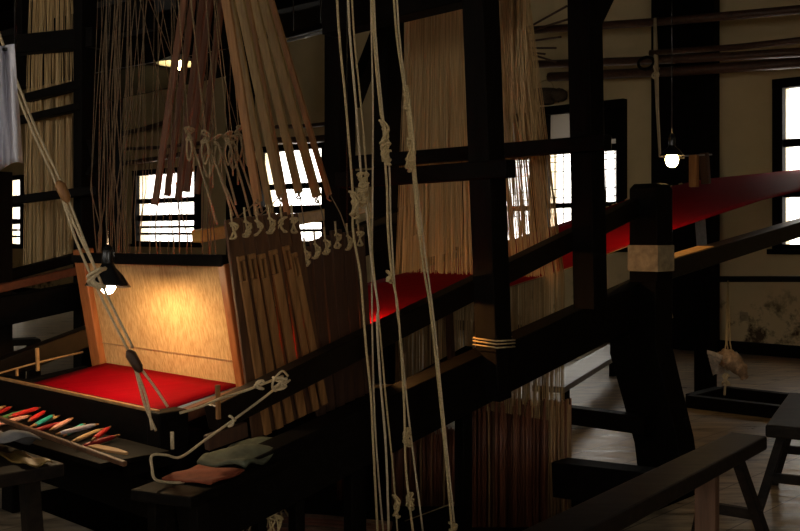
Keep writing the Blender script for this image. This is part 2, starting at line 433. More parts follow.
# tower posts
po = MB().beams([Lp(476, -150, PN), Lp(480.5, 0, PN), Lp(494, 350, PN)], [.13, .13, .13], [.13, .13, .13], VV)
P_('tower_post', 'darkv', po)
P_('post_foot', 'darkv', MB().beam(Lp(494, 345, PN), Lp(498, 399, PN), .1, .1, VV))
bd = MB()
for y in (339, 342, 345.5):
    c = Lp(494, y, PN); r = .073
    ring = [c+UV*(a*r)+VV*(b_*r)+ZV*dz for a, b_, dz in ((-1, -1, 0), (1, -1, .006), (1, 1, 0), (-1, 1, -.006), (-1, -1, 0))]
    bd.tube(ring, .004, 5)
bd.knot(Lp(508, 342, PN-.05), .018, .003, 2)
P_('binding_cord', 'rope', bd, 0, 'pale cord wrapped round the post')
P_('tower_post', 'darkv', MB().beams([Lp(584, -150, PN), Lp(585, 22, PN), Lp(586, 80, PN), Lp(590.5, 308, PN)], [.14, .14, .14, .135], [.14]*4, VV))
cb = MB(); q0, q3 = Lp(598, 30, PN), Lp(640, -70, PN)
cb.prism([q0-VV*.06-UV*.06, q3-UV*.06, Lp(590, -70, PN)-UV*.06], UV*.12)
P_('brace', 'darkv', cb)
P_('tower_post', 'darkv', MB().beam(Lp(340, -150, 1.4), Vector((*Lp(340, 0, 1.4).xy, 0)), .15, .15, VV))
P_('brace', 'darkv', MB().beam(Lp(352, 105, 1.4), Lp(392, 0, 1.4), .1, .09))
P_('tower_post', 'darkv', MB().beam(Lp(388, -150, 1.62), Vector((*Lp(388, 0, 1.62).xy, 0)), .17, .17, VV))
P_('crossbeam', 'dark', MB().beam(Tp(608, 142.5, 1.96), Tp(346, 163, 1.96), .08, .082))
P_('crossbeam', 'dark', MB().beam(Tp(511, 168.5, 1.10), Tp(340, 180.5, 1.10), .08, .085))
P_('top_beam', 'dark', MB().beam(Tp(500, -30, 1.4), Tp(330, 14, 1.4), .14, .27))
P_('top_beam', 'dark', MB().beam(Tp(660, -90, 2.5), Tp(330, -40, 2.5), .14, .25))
# stout post and leg at the back of the sloping rails
P_('rail_glint', 'edge', MB().beam(Lp(662, 260, SN), Lp(706, 246.8, SN), .12, .014), .003, 'pale strip set on the rear rail as the bulb highlight')  # pale wood added to stand for the bulb's glint on the rail
P_('stout_post', 'darkv', MB().beams([Lp(651, 184, PN+.03), Lp(651, 189, PN+.03), Lp(651, 310, PN+.03)], [.15, .19, .19], [.15, .19, .19], VV))
pw = MB(); c0, c1 = Lp(651, 271, PN+.03), Lp(651, 245, PN+.03)
pw.beam(c0, c1, .205, .205, VV)
P_('paper_wrap', 'paper', pw, .004, 'torn brown paper wrapped round the stout post')
P_('leg', 'dark', MB().beams([at(641, 285, 6.12), at(641, 350, 6.08), at(664, 440, 5.98), at(668, 471.5, 5.92)], [.32, .32, .29, .29], [.2]*4, VV))
P_('leg_peg', 'dark', MB().beam(at(655, 421, 5.97), at(686, 425, 5.95), .08, .09))
P_('leg', 'darkv', MB().beam(Vector((*Lp(355, 0, SN).xy, ZP)), Lp(355, 440, SN), .055, .09, VV))
P_('leg', 'darkv', MB().beam(Vector((*Lp(463.5, 0, SN).xy, ZP)), Lp(463.5, 400, SN), .06, .07, VV))
P_('leg', 'darkv', MB().beam(L(.0, -.3, 0), L(.0, -.3, .6), .12, .14, VV))
P_('leg', 'darkv', MB().beam(L(1.45, -.28, 0), L(1.45, -.28, .6), .12, .14, VV))
P_('leg', 'darkv', MB().beam(L(1.45, 3.0, 0), L(1.45, 3.0, 1.2), .16, .14, VV))
g = at(705.5, 393, 8.78); g.z = 0
P_('rear_leg', 'darkv', MB().beam(g, Vector((g.x, g.y, at(705, 216, 8.78).z)), .15, .14, VV))
P_('paper_slip', 'paperw', MB().beam(at(700, 219, 8.66), at(702, 247, 8.66), .095, .006, VV), 0, 'pale paper slip pasted on the rear leg')
P_('rear_bar', 'dark', MB().beam(at(706, 279, 8.72), at(850, 279, 8.3), .06, .05))
P_('stretcher', 'dark', MB().beam(Tp(648, 425, 2.55), Tp(440, 397, 2.55), .1, .105))
P_('floor_sill', 'dark', MB().beam(Tp(660, 490, 1.9)+Vector((0, 0, 0)), Tp(560, 477, 1.9), .16, .19))
# breast beam and cloth end
TB = -.40
P_('breast_beam', 'dark', MB().beam(L(-.07, TB, .615), L(1.75, TB, .615), .11, .15))
P_('beam_edge', 'edge', MB().beam(L(-.05, TB-.045, .698), L(1.7, TB-.045, .698), .016, .014), .003, 'pale worn strip along the breast beam')
P_('end_block', 'dark', MB().beam(L(-.05, TB-.07, .60), L(-.05, TB+.07, .60), .09, .20), .008)
P_('side_board', 'redwood', MB().beam(Lp(180, 417, -.05), Lp(243, 392, -.05), .05, .05))
P_('side_panel', 'brownd', MB().beam(Lp(206, 443, SN-.03), Lp(246, 429, SN-.03), .03, .06))
ap = MB(); ap.prism([Lp(172, 428, .06), Lp(172, 512, .06), Lp(372, 430, .06), Lp(372, 352, .06)], UV*.03)  # added dark board, blacks out the lit floor gap between the rails
P_('dark_filler', 'dark', ap)
P_('front_sill', 'dark', MB().beam(L(-.2, TB-.02, .35), L(1.6, TB-.02, .35), .1, .16))
P_('far_board', 'dark', MB().beam(L(1.36, TB, .60), L(1.36, .05, .65), .05, .12))
P_('warp_guide', 'tanv', MB().beam(at(694, 187, 9.0), at(694, 155, 9.0), .075, .06, VV))
P_('warp_guide', 'brownd', MB().beam(at(706, 184, 9.1), at(704, 153, 9.1), .08, .05, VV))
P_('guide_bar', 'metal', MB().tube([at(684, 156, 9.0), at(712, 154.5, 9.1)], .008, 6))
P_('brace_board', 'dark', MB().beam(Lp(356, 250, 1.3), Lp(420, 223, 1.3), .03, .13))
P_('support_bar', 'dark', MB().beam(Lp(380, 403, .4), Lp(470, 352, .4), .06, .08))
P_('upright', 'brown', MB().beam(Lp(449, 309, .1), Lp(452, 375, .1), .035, .035, VV))
P_('spacer', 'edge', MB().beam(Lp(369, 386, .05), Lp(404, 386.5, .05), .05, .018))
P_('spacer', 'edge', MB().beam(Lp(378, 404, .03), Lp(397, 404, .03), .05, .03))

# ------------------------------------------------------------------ red silk
warp = thing('silk_warp', 'bright red silk warp and woven cloth stretched along the loom', 'silk', L(.5, 3, .7))
near = [Lp(158, 413, 0), Lp(240, 385, 0), Lp(365, 334, 0), Lp(505, 289, 0), Lp(580, 265, 0), Lp(666, 232, 0), Lp(722, 213, 0), Lp(762, 200, 0), Lp(800, 191, 0), L(0, 7.9, 2.02)]
def zat(t):
    ts = [(st(p)[1], p.z) for p in near]
    for (t0, z0), (t1, z1) in zip(ts, ts[1:]):
        if t <= t1: return z0+(z1-z0)*(t-t0)/(t1-t0)
    return ts[-1][1]
far = [(L(1.1, st(p)[1], 0)) for p in near]
for p in far: p.z = zat(st(p)[1])
FE = [Lp(555, 226, 1.2), Lp(580, 218, 1.2), Lp(640, 196, 1.2), Lp(700, 180, 1.2)]
far = far[:5]+[Lp(545, 229, 1.2), Lp(590, 214, 1.2), Lp(650, 191, 1.2), Lp(706, 179, 1.2), at(806, 169, 10.9)]
def sheet(rows, nn, k, sag=0):
    out = []
    for i in range(len(rows)-1):
        for j in range(k):
            t = j/k; a = lerp(rows[i][0], rows[i+1][0], t); c = lerp(rows[i][1], rows[i+1][1], t)
            out.append([lerp(a, c, q/nn) for q in range(nn+1)])
    out.append([lerp(*rows[-1], q/nn) for q in range(nn+1)]); return out
nf = list(zip(near, far))
cl = MB(); rows = sheet(nf[:2], 10, 4); cl.grid(rows)
cl.build('woven_cloth', 'silk', warp, 0, .004)
wp = MB(); wp.grid(sheet(nf[1:], 10, 3)); wp.build('warp_threads', 'silk', warp, 0, .004)
sv = MB(); sv.tube([p-UV*.004+ZV*.004 for p in near[1:6]], .004, 5); sv.build('selvedge', 'edge', warp)['label'] = 'pale selvedge cord'
glint_dots = MB()  # pale beads painted in for the dotted highlights on the far edge
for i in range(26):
    f = random.random(); k = 6+int(f*3); p = lerp(far[k], far[min(k+1, 9)], random.random()); glint_dots.ball(p+ZV*.006, random.uniform(.006, .013), (1, 1, .7), 6, 4)
glint_dots.build('glint_dots', 'rope', warp)['label'] = 'pale flecks set as highlight dots along the far edge'

# ------------------------------------------------------------------ reed
reed = thing('reed', 'upright golden reed of fine vertical threads lit by the black pendant lamp', 'reed', L(.53, 0, .72))
TL = -.10
rd = MB(); rd.prism([L(0, 0, .75), L(1.09, 0, .75), L(1.09, TL, 1.27), L(0, TL, 1.27)], VV*.02); rd.build('thread_panel', 'reed', reed)
MB().beam(L(1.135, .01, .70), L(1.135, TL-.005, 1.33), .09, .07, VV).build('side_post', 'orange', reed, .006)
MB().beam(L(-.035, 0, .74), L(-.035, TL, 1.28), .05, .06, VV).build('side_post', 'orange', reed, .006)
MB().beam(L(-.05, TL, 1.292), L(1.2, TL, 1.285), .07, .05).build('top_bar', 'dark', reed, .006)
MB().beam(L(0, -.025, .856), L(1.09, -.025, .856), .003, .003).build('thread_bar', 'edge', reed)

# ------------------------------------------------------------------ lamps
def lamp(name, label, c, R, hgt, bulb_r, bulbmat, top_z, tilt=None, shade='black', cord=None, drop=.0):
    c = Vector(c); root = thing(name, label, 'lamp', c)
    sh = MB()
    prof = [(R, 0), (R*.93, hgt*.10), (R*.62, hgt*.55), (R*.34, hgt*.85), (R*.26, hgt), (R*.22, hgt+.001)]
    sh.lathe(c, prof, 28, tilt); o = sh.build('shade', shade, root, 0, .003)
    nk = MB(); nk.lathe(c+ZV*hgt, [(R*.26, -.01), (R*.29, .02), (R*.27, .05), (R*.2, .075), (.006, .085)], 16); sk = nk.build('socket', 'black', root)
    bu = MB(); bu.ball(c-ZV*(bulb_r*.25+drop), bulb_r, (1, 1, 1.15), 16, 10); bu.build('bulb', bulbmat, sk)['label'] = 'glowing warm bulb'
    cd = MB(); top = cord or [c+ZV*(hgt+.08), Vector((c.x, c.y, top_z))]
    cd.tube(top, .003, 5); cd.build('cord', 'black', root)
    return root
pl = at(108, 286.5, 4.31)
lamp('pendant_lamp', 'black enamel pendant lamp glowing in front of the golden reed', pl, .096, .096, .032, 'bulb', 4.85, (.06-.13*.682, -.13*.731), 'black', None, -.012)
lamp('pendant_lamp', 'black pendant lamp hanging low behind the last dark heddle boards above the warp', Lp(347, 311, .12), .08, .08, .032, 'bulbh', 4.85, None, 'black', None, .0)
b3 = at(672, 156, 6.75)
lamp('pendant_lamp', 'small pendant lamp with bare glowing bulb before the broad black pillar', b3, .082, .07, .044, 'bulb2', 4.85, None, 'black', None, .016)
lamp('ceiling_lamp', 'shallow glowing white ceiling lamp seen between the reddish bamboo poles', at(179, 64, 8.5), .19, .075, .035, 'bulb3', 4.85, None, 'white', None, .0)
def tube_light(p, q, label):
    r = thing('fluorescent_tube', label, 'lamp', (p+q)/2)
    MB().beam(p+ZV*.06, q+ZV*.06, .07, .05).build('housing', 'dark', r); MB().tube([p, q], .018, 8).build('tube', 'metal', r)
    for f in (.15, .85):
        e = lerp(p, q, f); MB().tube([e+ZV*.07, Vector((e.x, e.y, 4.85))], .006, 5).build('hanger', 'black', r)
tube_light(at(288, 41, 12), at(327, 31, 10.4), 'unlit grey fluorescent tube under the ceiling beyond the tan bamboo poles')
tube_light(at(113, 55, 11.5), at(131, 48, 9.6), 'unlit silver fluorescent tube beyond the thin cords by the ceiling lamp')

# ------------------------------------------------------------------ harness curtain of the loom
def curtain(name, label, group, bottom, top, n, r, mat, pw_=1.0, mid=None):
    b = MB()
    for i in range(n):
        f = (i+random.uniform(-.6, .6))/n; f = min(max(f, 0), 1)**pw_
        p = bottom(f); q = top(f); m_ = mid(f) if mid else lerp(p, q, .33)
        dt = VV*random.uniform(-.06, .06)
        pts = [p+dt, m_+dt+UV*random.uniform(-.01, .01), lerp(m_, q, .5)+dt*.7+UV*random.uniform(-.01, .01), q+dt*.3]
        b.tube(pts, r*random.uniform(.7, 1.3), 3, False)
    return tag(b.build(name, mat), label, 'harness', None, 'stuff')
TC = 2.3
def cb_(f):
    p = cm_(f); p.z = .30; return p
def cm_(f): return Tp(561-164*f, 275, TC)
def ct_(f):
    # strands gather towards the top in two bundles either side of the post
    return Tp(519-f*108, -75, TC)
curtain('harness_cords', 'wide curtain of fine tan harness cords rising from the red warp between tower posts', None, cb_, ct_, 620, .0018, 'thread', 1.0, cm_)
gb = MB()
for i in range(16):
    x = random.uniform(509, 525); gb.tube([Tp(x, -75, TC-.12), Tp(x+1, 25, TC-.12), Tp(x+random.uniform(-4, 6), 70, TC-.1), Tp(x+random.uniform(-2, 16), 160, TC-.1)], .0028, 4)
tag(gb.build('cord_bundle', 'thread'), 'brighter gathered hank of pale cords at the curtain top beside wall sticks', 'cord', None, 'stuff')

# weight sticks below the harness
proto = {}
def rods(px0, px1, t, n, ytop, ybot, label, group, rowjit, tanside):
    for i in range(n):
        x = lerp(px0, px1, (i+random.uniform(.1, .9))/n); tt = t+random.uniform(-rowjit, rowjit)
        top = Tp(x, ytop+random.uniform(-4, 5), tt); ln = top.z-Tp(x, ybot, tt).z
        mt = 'rodt' if (x > tanside and random.random() < .75) or random.random() < .08 else 'rod'
        if mt not in proto:
            b = MB(); b.tube([Vector((0, 0, 0)), Vector((.002, 0, -.35)), Vector((0, 0, -.75))], [.006, .007, .006], 6)
            o = b.build('weight_stick', mt, None, 0, 0, (0, 0, 0)); proto[mt] = o
        else:
            o = proto[mt].copy(); C.objects.link(o)
        o.location = top; o.scale = (1, 1, ln/.75); o.rotation_euler = (random.uniform(-.008, .008), random.uniform(-.008, .008), random.uniform(0, 6))
        tag(o, label, 'stick', group)
rods(472, 571, TC, 118, 402, 527, 'thin red-brown weight stick hanging in the wide bunch under the loom', 'weight sticks in the wide bunch', .09, 548)
rods(392, 457, 2.25, 62, 430, 506, 'thin dark red weight stick in the narrower bunch behind hanging white ropes', 'weight sticks in the narrow bunch', .09, 900)
rods(318, 346, 2.2, 22, 462, 500, 'dim red weight stick in the small bunch above the treadle poles', 'weight sticks above the treadles', .06, 900)

# ------------------------------------------------------------------ heddle boards
def heddle(x0, x1, yt, yb, xb, s, label, group, slot=None, mat='brown'):
    """board facing the near side, its top edge at yt; slot = pixel span of the pale slotted batten before it"""
    A, B = Lp(x0, yt, s), Lp(x1, yt, s); w = (B-A).length; mid = (A+B)/2
    bot = Lp(xb, yb, s); root = thing('heddle_board', label, 'heddle', (bot.x, bot.y, bot.z), group)
    MB().beam(bot, mid, w*.96, .016, UV).build('side_board', mat, root, .002)
    kn = MB(); k0 = mid-ZV*.05-UV*.012
    kn.knot(k0, .017, .0055, 3, 1.9); kn.tube(smooth([k0, k0+ZV*.05-VV*.01, k0+ZV*.09-VV*.015]), .005, 5)
    kn.build('cord_knot', 'rope', root)
    if slot:
        x2, x3, y2 = slot; C0, C1 = Lp(x2+.6, y2, s-.03), Lp(x3-.6, y2, s-.03); m2 = (C0+C1)/2; w2 = (C1-C0).length
        dx = (xb-(x0+x1)/2); b2 = Lp((x2+x3)/2+dx, yb-2, s-.03)
        bt = MB(); up = (m2-b2).normalized(); side = VV; th = .014
        zs = .085; z0 = m2-up*.02; z1 = m2-up*(.02+zs)
        bt.beam(b2, z1, w2, th, UV); bt.beam(z0, m2, w2, th, UV)
        for q in (-1, 1): bt.beam(z1+side*q*w2*.36, z0+side*q*w2*.36, w2*.28, th, UV)
        bt.build('slotted_batten', 'tanv', root, .0015)
    return root
ords_ = 0
ords = ['first', 'second', 'third', 'fourth', 'fifth', 'sixth', 'seventh']
spec = [(224, 239, 219, 242, (236, 244, 256)), (240, 250, 217, 254, (247, 255, 254)), (251, 262, 216, 264, (257, 265, 254)), (263, 275, 214, 275, (268, 277, 250)), (276, 286, 213, 287, (282, 289, 246)), (287, 297, 214, 299, (290, 297, 253))]
for i, (x0, x1, yt, xm, sl) in enumerate(spec):
    xb = (x0+x1)/2+28+i*.6; yb = 436-i*6
    heddle(x0, x1, yt, yb, xb, -.13, ords[i]+' brown heddle board with pale slotted batten, counting from the golden reed', 'slotted heddle boards', sl)
spec2 = [(300, 309, 247, 318), (310, 319, 240, 327), (320, 329, 236, 337), (330, 341, 230, 346), (342, 352, 232, 356), (353, 363, 228, 366)]
for i, (x0, x1, yt, xb) in enumerate(spec2):
    heddle(x0, x1, yt, 415-i*4.5, xb+3, -.1, ords[i]+' darker unslotted heddle board counting from the slotted ones', 'dark heddle boards', None, 'brownd')

# ------------------------------------------------------------------ bamboo slats (lifting levers)
def slat(p, q, w, mat, label, group, holes=0):
    b = MB(); b.beams([p, lerp(p, q, .5), q], [w*.96, w, w*.9], [.014]*3, VV)
    tag(b.build('lifting_pole', mat, None, .002), label, 'slat', group)
LS = 'tan bamboo lifting slat in the right-hand fan above the heddle boards'
setR = [(221, 232, -20, 296, 205, 8), (229, 240, 0, 262, 198, 9), (238, 249, 0, 284, 197, 11), (249, 257, 0, 296, 194, 10), (256, 268, 0, 318, 196, 12), (268, 273, 0, 329, 195, 7), (233, 240, 0, 275, 225, 8), (262, 266, 0, 306, 200, 8)]
setR = [(226, 258, 202, 12), (231, 271, 215, 9), (240, 281, 196, 12), (247, 289, 222, 8), (254, 299, 193, 11), (263, 317, 197, 12), (271, 329, 195, 7)]
for i, (xt, xb, yb, w) in enumerate(setR):
    Y = 4.75+.07*i; dx = (xb-xt)/yb
    slat(at(xb, yb, Y), at(xt-dx*150, -150, Y), w*1.0*Y/1000, 'slat' if i % 3 else 'tanv', ords[i]+' tan bamboo pole from the ceiling lamp, fanned above the heddle boards', 'tan bamboo slats')
setL = [(184, 155, 205, 8), (193, 167, 196, 7), (203, 178, 200, 8), (210, 186, 192, 9), (222, 197, 194, 7)]
for i, (xt, xb, yb, w) in enumerate(setL):
    Y = 5.25+.06*i; dx = (xb-xt)/yb
    slat(at(xb, yb, Y), at(xt-dx*150, -150, Y), w*1.25*Y/1000, 'slatr', ords[i]+' reddish bamboo pole crossing the ceiling lamp, counting towards the tan fan', 'reddish bamboo slats')
# strings that tie slats to the heddle boards
for i, (xt, xb, yb, w) in enumerate(setR):
    Y = 4.75+.07*i; x2, y2 = [(231, 219), (245, 217), (256, 216), (281, 213), (304, 246), (325, 236), (347, 231)][i]
    b = MB(); b.tube(smooth([at(xb, yb-2, Y), at(lerp(xb, x2, .5)+2, lerp(yb, y2, .5), lerp(Y, 4.5, .5)), Lp(x2, y2+2, -.12)], 4), .003, 5)
    b.knot(at(xb, yb+2, Y-.02), .012, .004, 2)
    tag(b.build('knotted_cord', 'ropet'), 'short knotted cord below the '+ords[i]+' tan bamboo pole from the ceiling lamp', 'cord', 'tie cords under the tan slats')
# looped tan lifting ropes left of the fan
loops = [(189, 134, 217, 225), (205, 137, 233, 216), (208, 150, 240, 222), (217, 141, 236, 205), (228, 138, 252, 222), (233, 142, 262, 225), (239, 132, 262, 212), (248, 139, 255, 215)]
for i, (x0, y0, x1, y1) in enumerate(loops):
    Y = 4.9+.03*i; b = MB(); p = at(x0, y0, Y)
    b.tube(smooth([p, at(lerp(x0, x1, .5)+1, lerp(y0, y1, .5), Y), at(x1, y1, Y)], 5), .0065, 6)
    wv = 2.2+(i % 3); b.tube(smooth([p, at(x0-wv, y0+14, Y-.02), at(x0, y0+27, Y-.02), at(x0+wv+1, y0+15, Y-.02), p], 5), .006, 6)
    b.knot(p, .02, .006, 3); b.tube(smooth([p, at(x0+4, y0+20, Y-.01), at(x0+5, y0+38+5*(i % 2), Y-.01)], 4), .005, 5)
    b.tube([p, at(x0-22-6*(i % 3), -140, Y)], .0022, 4)
    tag(b.build('looped_rope', 'ropet'), ords[i] if i < 7 else '', 'rope', 'looped lifting ropes')
    bpy.data.objects[-1 if False else 0]
    C.objects[-1]['label'] = (ords[i] if i < 7 else 'eighth')+' looped tan rope counting from the ceiling lamp, hanging between the two pole fans'

# thin cords fanning down from the dark roof at upper left
thin = [(118, 0, 104, 130), (126, 0, 106, 250), (135, 0, 119, 150), (141, 0, 125, 160), (147, 0, 131, 165), (154, 0, 178, 130), (160, 0, 190, 140), (140, 0, 166, 110), (149, 0, 206, 140), (171, 0, 216, 138), (164, 0, 148, 180), (196, 30, 218, 140), (206, 20, 240, 135), (231, 30, 229, 140)]
for i, (x0, y0, x1, y1) in enumerate(thin):
    Y = 5.1+.06*i; d = (x0-x1)/(y1-y0)
    b = MB(); b.tube([at(x1, y1, Y), at(x0, y0, Y), at(x0+d*160, y0-160, Y)], .0022, 4)
    tag(b.build('thin_cord', 'string'), 'thin brown cord fanning down from the dark roof around the ceiling lamp', 'cord', 'thin cords around the ceiling lamp')
# heddle strings above the reed
for i in range(26):
    x = random.uniform(96, 226); Y = 5.05+random.uniform(0, .35); y1 = random.uniform(165, 225)
    w_ = random.uniform(.0018, .0032); b = MB(); b.tube([at(x, 262, Y), at(x+random.uniform(-4, 4), lerp(262, y1, .5), Y), at(x+random.uniform(-9, 9), y1, Y), at(x+random.uniform(-4, 20), y1-330, Y)], [w_*1.6, w_*1.3, w_, .001], 4)
    tag(b.build('heddle_string', 'string'), 'grey-brown heddle string rising behind the top bar of the golden reed', 'string', 'heddle strings above the reed')

# ------------------------------------------------------------------ hanging white ropes in front
ropes = [
 ('pale rope with frayed tuft, hanging nearest the dark heddle boards', [(330, -200), (337, 0), (346, 106), (353, 196), (353, 230), (360, 272), (363, 306), (366, 346), (371, 396), (373, 440), (378, 540)], [(354, 203, 8, 2.6)]),
 ('pale rope with a big bulging knot level with the window bars', [(343, -200), (348, 0), (356, 106), (361, 174), (363, 190), (367, 215), (372, 265), (378, 306), (377, 322), (380, 375), (386, 450), (389, 540)], [(363, 180, 9, 1.4), (362, 196, 8, 1.6)]),
 ('thin pale rope falling beside the big bulging knot', [(347, -200), (352, 0), (361, 106), (367, 180), (372, 250), (379, 320), (386, 400), (393, 470), (398, 540)], [(396, 505, 6, 3)]),
 ('straight thin rope dropping plumb between the knotted ropes', [(370, -200), (371, 0), (373, 106), (372.5, 200), (372, 300), (374, 400), (378, 470), (384, 540)], []),
 ('pale rope with a long shaggy knot in front of the dark far post', [(369, -200), (372, 0), (380, 106), (383, 122), (385, 160), (387, 190), (388, 230), (392, 275), (398, 310), (404, 400), (406, 470), (414, 540)], [(384, 132, 8, 2.6), (386, 152, 8, 2.0), (389, 276, 4, 2.2)]),
 ('thin rope running close beside the shaggy knotted rope', [(371, -200), (374, 0), (382, 106), (389, 160), (391, 225), (396, 300), (402, 350), (409, 420), (424, 540)], [(407, 436, 6, 2.2), (410, 500, 6, 2.0)]),
 ('thick pale bundled rope with a tapered knot against the cord curtain', [(390, -200), (394, 0), (404, 86), (409, 120), (413, 170), (417, 215), (424, 270), (430, 306), (438, 380), (445, 450), (453, 540)], [(407, 100, 5, 3), (411, 150, 7, 3.0), (409, 163, 6, 1.6)]),
 ('pale hanging rope with a small bow low down, nearest the tower post', [(394, -200), (397, 0), (408, 106), (414, 160), (421, 220), (428, 275), (434, 320), (442, 400), (449, 470), (456, 540)], [(453, 526, 7, .9)]),
]
for i, (lab, pts, kn) in enumerate(ropes):
    Y = 4.22+.03*(i % 4); P = [at(x, y, Y) for x, y in pts]; top = P[0].copy(); top.z = 4.6
    root = thing('hanging_rope', lab, 'rope', P[-1], 'ropes hanging before the loom')
    b = MB(); r = .0058 if i in (0, 1, 4, 6) else .0045
    b.tube([top]+smooth(P, 5), r, 6); crd = b.build('cord', 'ropel' if i % 2 else 'rope', root)
    for (x, y, w, stch) in kn:
        k = MB(); k.knot(at(x, y, Y-.012), w*.55*Y/1000, .0058, 4, stch); k.knot(at(x+1, y+w*.7, Y-.008), w*.45*Y/1000, .005, 3, stch)
        for j in range(4):
            e = at(x+random.uniform(-w*.5, w*.5), y+w*stch*.6, Y); k.tube(smooth([at(x, y, Y), lerp(at(x, y, Y), e, .5)+Vector((random.uniform(-.01, .01), -.01, 0)), e], 3), .0035, 5)
        k.build('knot', 'rope', crd)
    if i == 6:
        k = MB()
        for j in range(3): k.tube(smooth([at(405+j, 86, Y), at(409+j*1.5, 125, Y-.01*j), at(413+j, 170, Y), at(416+j*.7, 205, Y), at(419+j, 235, Y)], 5), .0065, 6)
        k.build('strand', 'rope', root)

# ------------------------------------------------------------------ doubled rope with toggles, front left
root = thing('toggle_rope', 'doubled pale rope with wooden toggles tied to the breast beam end', 'rope', at(150, 430, 3.85))
Y = 3.85
b = MB(); b2 = MB()
b.tube(smooth([at(-16, 10, Y), at(0, 52, Y), at(30, 125, Y), at(58, 188, Y), at(76, 240, Y), at(94, 282, Y), at(110, 315, Y), at(128, 350, Y)], 5), .0055, 6)
b2.tube(smooth([at(-14, -10, Y), at(0, 36, Y), at(33, 122, Y), at(62, 184, Y), at(82, 235, Y), at(100, 280, Y), at(115, 312, Y), at(133, 348, Y)], 5), .0055, 6)
b.build('rope', 'ropel', root); b2.build('rope', 'ropel', root)
b = MB(); b.tube(smooth([at(64, 200, Y), at(78, 233, Y), at(97, 272, Y)], 5), .005, 6); b.build('rope', 'ropel', root); b = MB()
b.tube(smooth([at(135, 368, Y), at(142, 395, Y), at(146, 408, Y), at(156, 431, Y)], 5), .0055, 6); b.build('rope', 'ropel', root); b = MB(); b.tube(smooth([at(136, 368, Y), at(147, 400, Y), at(152, 430, Y)], 5), .0055, 6); b.build('rope', 'ropel', root); b = MB()
b.tube(smooth([at(138, 365, Y), at(154, 386, Y), at(168, 407, Y)], 5), .0055, 6); b.build('rope', 'ropel', root)
b = MB(); b.knot(at(97, 278, Y-.02), .03, .008, 4, 1.2); b.build('knot', 'ropel', root)
def toggle(x0, y0, x1, y1, mat):
    t = MB(); t.tube([at(x0, y0, Y-.012), at(lerp(x0, x1, .2), lerp(y0, y1, .2), Y-.012), at(lerp(x0, x1, .8), lerp(y0, y1, .8), Y-.012), at(x1, y1, Y-.012)], [.009, .021, .019, .008], 10)
    t.build('toggle', mat, root)['label'] = 'rounded wooden toggle'
toggle(58, 181, 68, 202, 'tanv'); toggle(128, 350, 141, 372, 'brownd')

# ropes tying the loom's near corner
root = thing('tie_rope', 'pale rope slung from the breast beam corner up to a knot on the near rail', 'rope', Lp(153, 480, -.44))
Q = -.44
def tr(pts, r=.0052):
    b = MB(); b.tube(smooth([Lp(x, y, Q) for x, y in pts], 5), r, 6); b.build('rope', 'ropel', root)
tr([(180, 413), (200, 407), (219, 399), (250, 389), (283, 376)])
tr([(285, 381), (262, 399), (232, 421), (205, 440), (181, 457), (166, 455), (152, 455.5), (152, 468), (155, 479), (166, 482), (184, 483)], .005)
b = MB(); b.knot(Lp(280, 383, Q-.02), .026, .005, 4, .9); b.tube(smooth([Lp(x, y, Q-.02) for x, y in ((288, 376), (282, 371), (273, 382), (275, 391), (290, 380))], 5), .0045, 6); b.build('knot', 'ropel', root)
b = MB(); b.knot(Lp(259, 385, Q-.02), .015, .0055, 3, 1.0); b.build('knot', 'ropel', root)
b = MB(); b.knot(Lp(232, 421, Q-.02), .012, .0045, 2); b.build('knot', 'ropel', root)
MB().beam(Lp(218.5, 419, Q+.02), Lp(217.5, 385, Q+.02), .014, .014, VV).build('peg', 'tanv', root)['label'] = 'thin wooden peg'
MB().tube([Lp(172, 432, Q), Lp(172.5, 449, Q)], .007, 8).build('pin', 'ropel', root)
# yellow cord along the far side of the cloth
root = thing('taut_cord', 'yellowish cord with upright pegs along the far side of red cloth', 'cord', at(0, 373, 4.9))
b = MB(); b.tube(smooth([at(-20, 377, 4.8), at(0, 373, 4.9), at(40, 362, 5.0), at(83, 352, 5.15)], 4), .005, 6); b.build('cord', 'edge', root)
MB().beam(at(38, 371, 4.98), at(37, 348, 4.98), .014, .014, VV).build('peg', 'edge', root); MB().beam(at(17, 376, 4.9), at(17, 369, 4.9), .01, .01, VV).build('peg', 'edge', root)

# ------------------------------------------------------------------ shuttle tray
tray = thing('shuttle_tray', 'dark shelf in front of the breast beam crowded with coloured shuttles', 'shelf', L(.7, -.62, .55))
ZT = .575
MB().beam(L(-.2, -.64, ZT-.012), L(1.75, -.64, ZT-.012), .30, .02).build('shelf_board', 'dark', tray, .003)
MB().beam(L(-.1, -.62, ZT-.07), L(-.1, -.3, ZT-.04), .04, .05).build('bracket', 'dark', tray)
MB().beam(L(1.5, -.62, ZT-.07), L(1.5, -.3, ZT-.04), .04, .05).build('bracket', 'dark', tray)
b = MB(); b.beam(Tp(125, 464, -.80), Tp(-30, 408, -.80), .02, .018); tag(b.build('stick', 'brown', None, .004), 'long brown stick along the front edge of the shuttle shelf', 'stick')
b = MB(); q0, q1 = Tp(127, 453.5, -.70), Tp(92, 446, -.70); b.beams([q0, lerp(q0, q1, .4), q1], [.012, .045, .045], [.01]*3); tag(b.build('beater_blade', 'edge', None, .002), 'flat pale wooden blade with pointed tip on the shuttle shelf end', 'blade')
shut = [(x_, c_) for x_, c_ in zip([-22, -15, -9, -3, 2, 6, 11, 15, 20, 25, 29, 34, 38, 43, 48, 53, 58, 62, 67, 72, 77, 82, 88, 93, 99, 104], 'wine red tan red wine yellow orange tan yellow wine cream red tan green red pink red tan teal wine pink teal lilac tan red wine'.split())]
names = {'wine': 'dark red', 'red': 'bright red', 'yellow': 'yellow', 'orange': 'orange', 'tan': 'tan', 'cream': 'cream', 'green': 'dark green', 'pink': 'pink', 'teal': 'teal', 'lilac': 'lilac grey'}
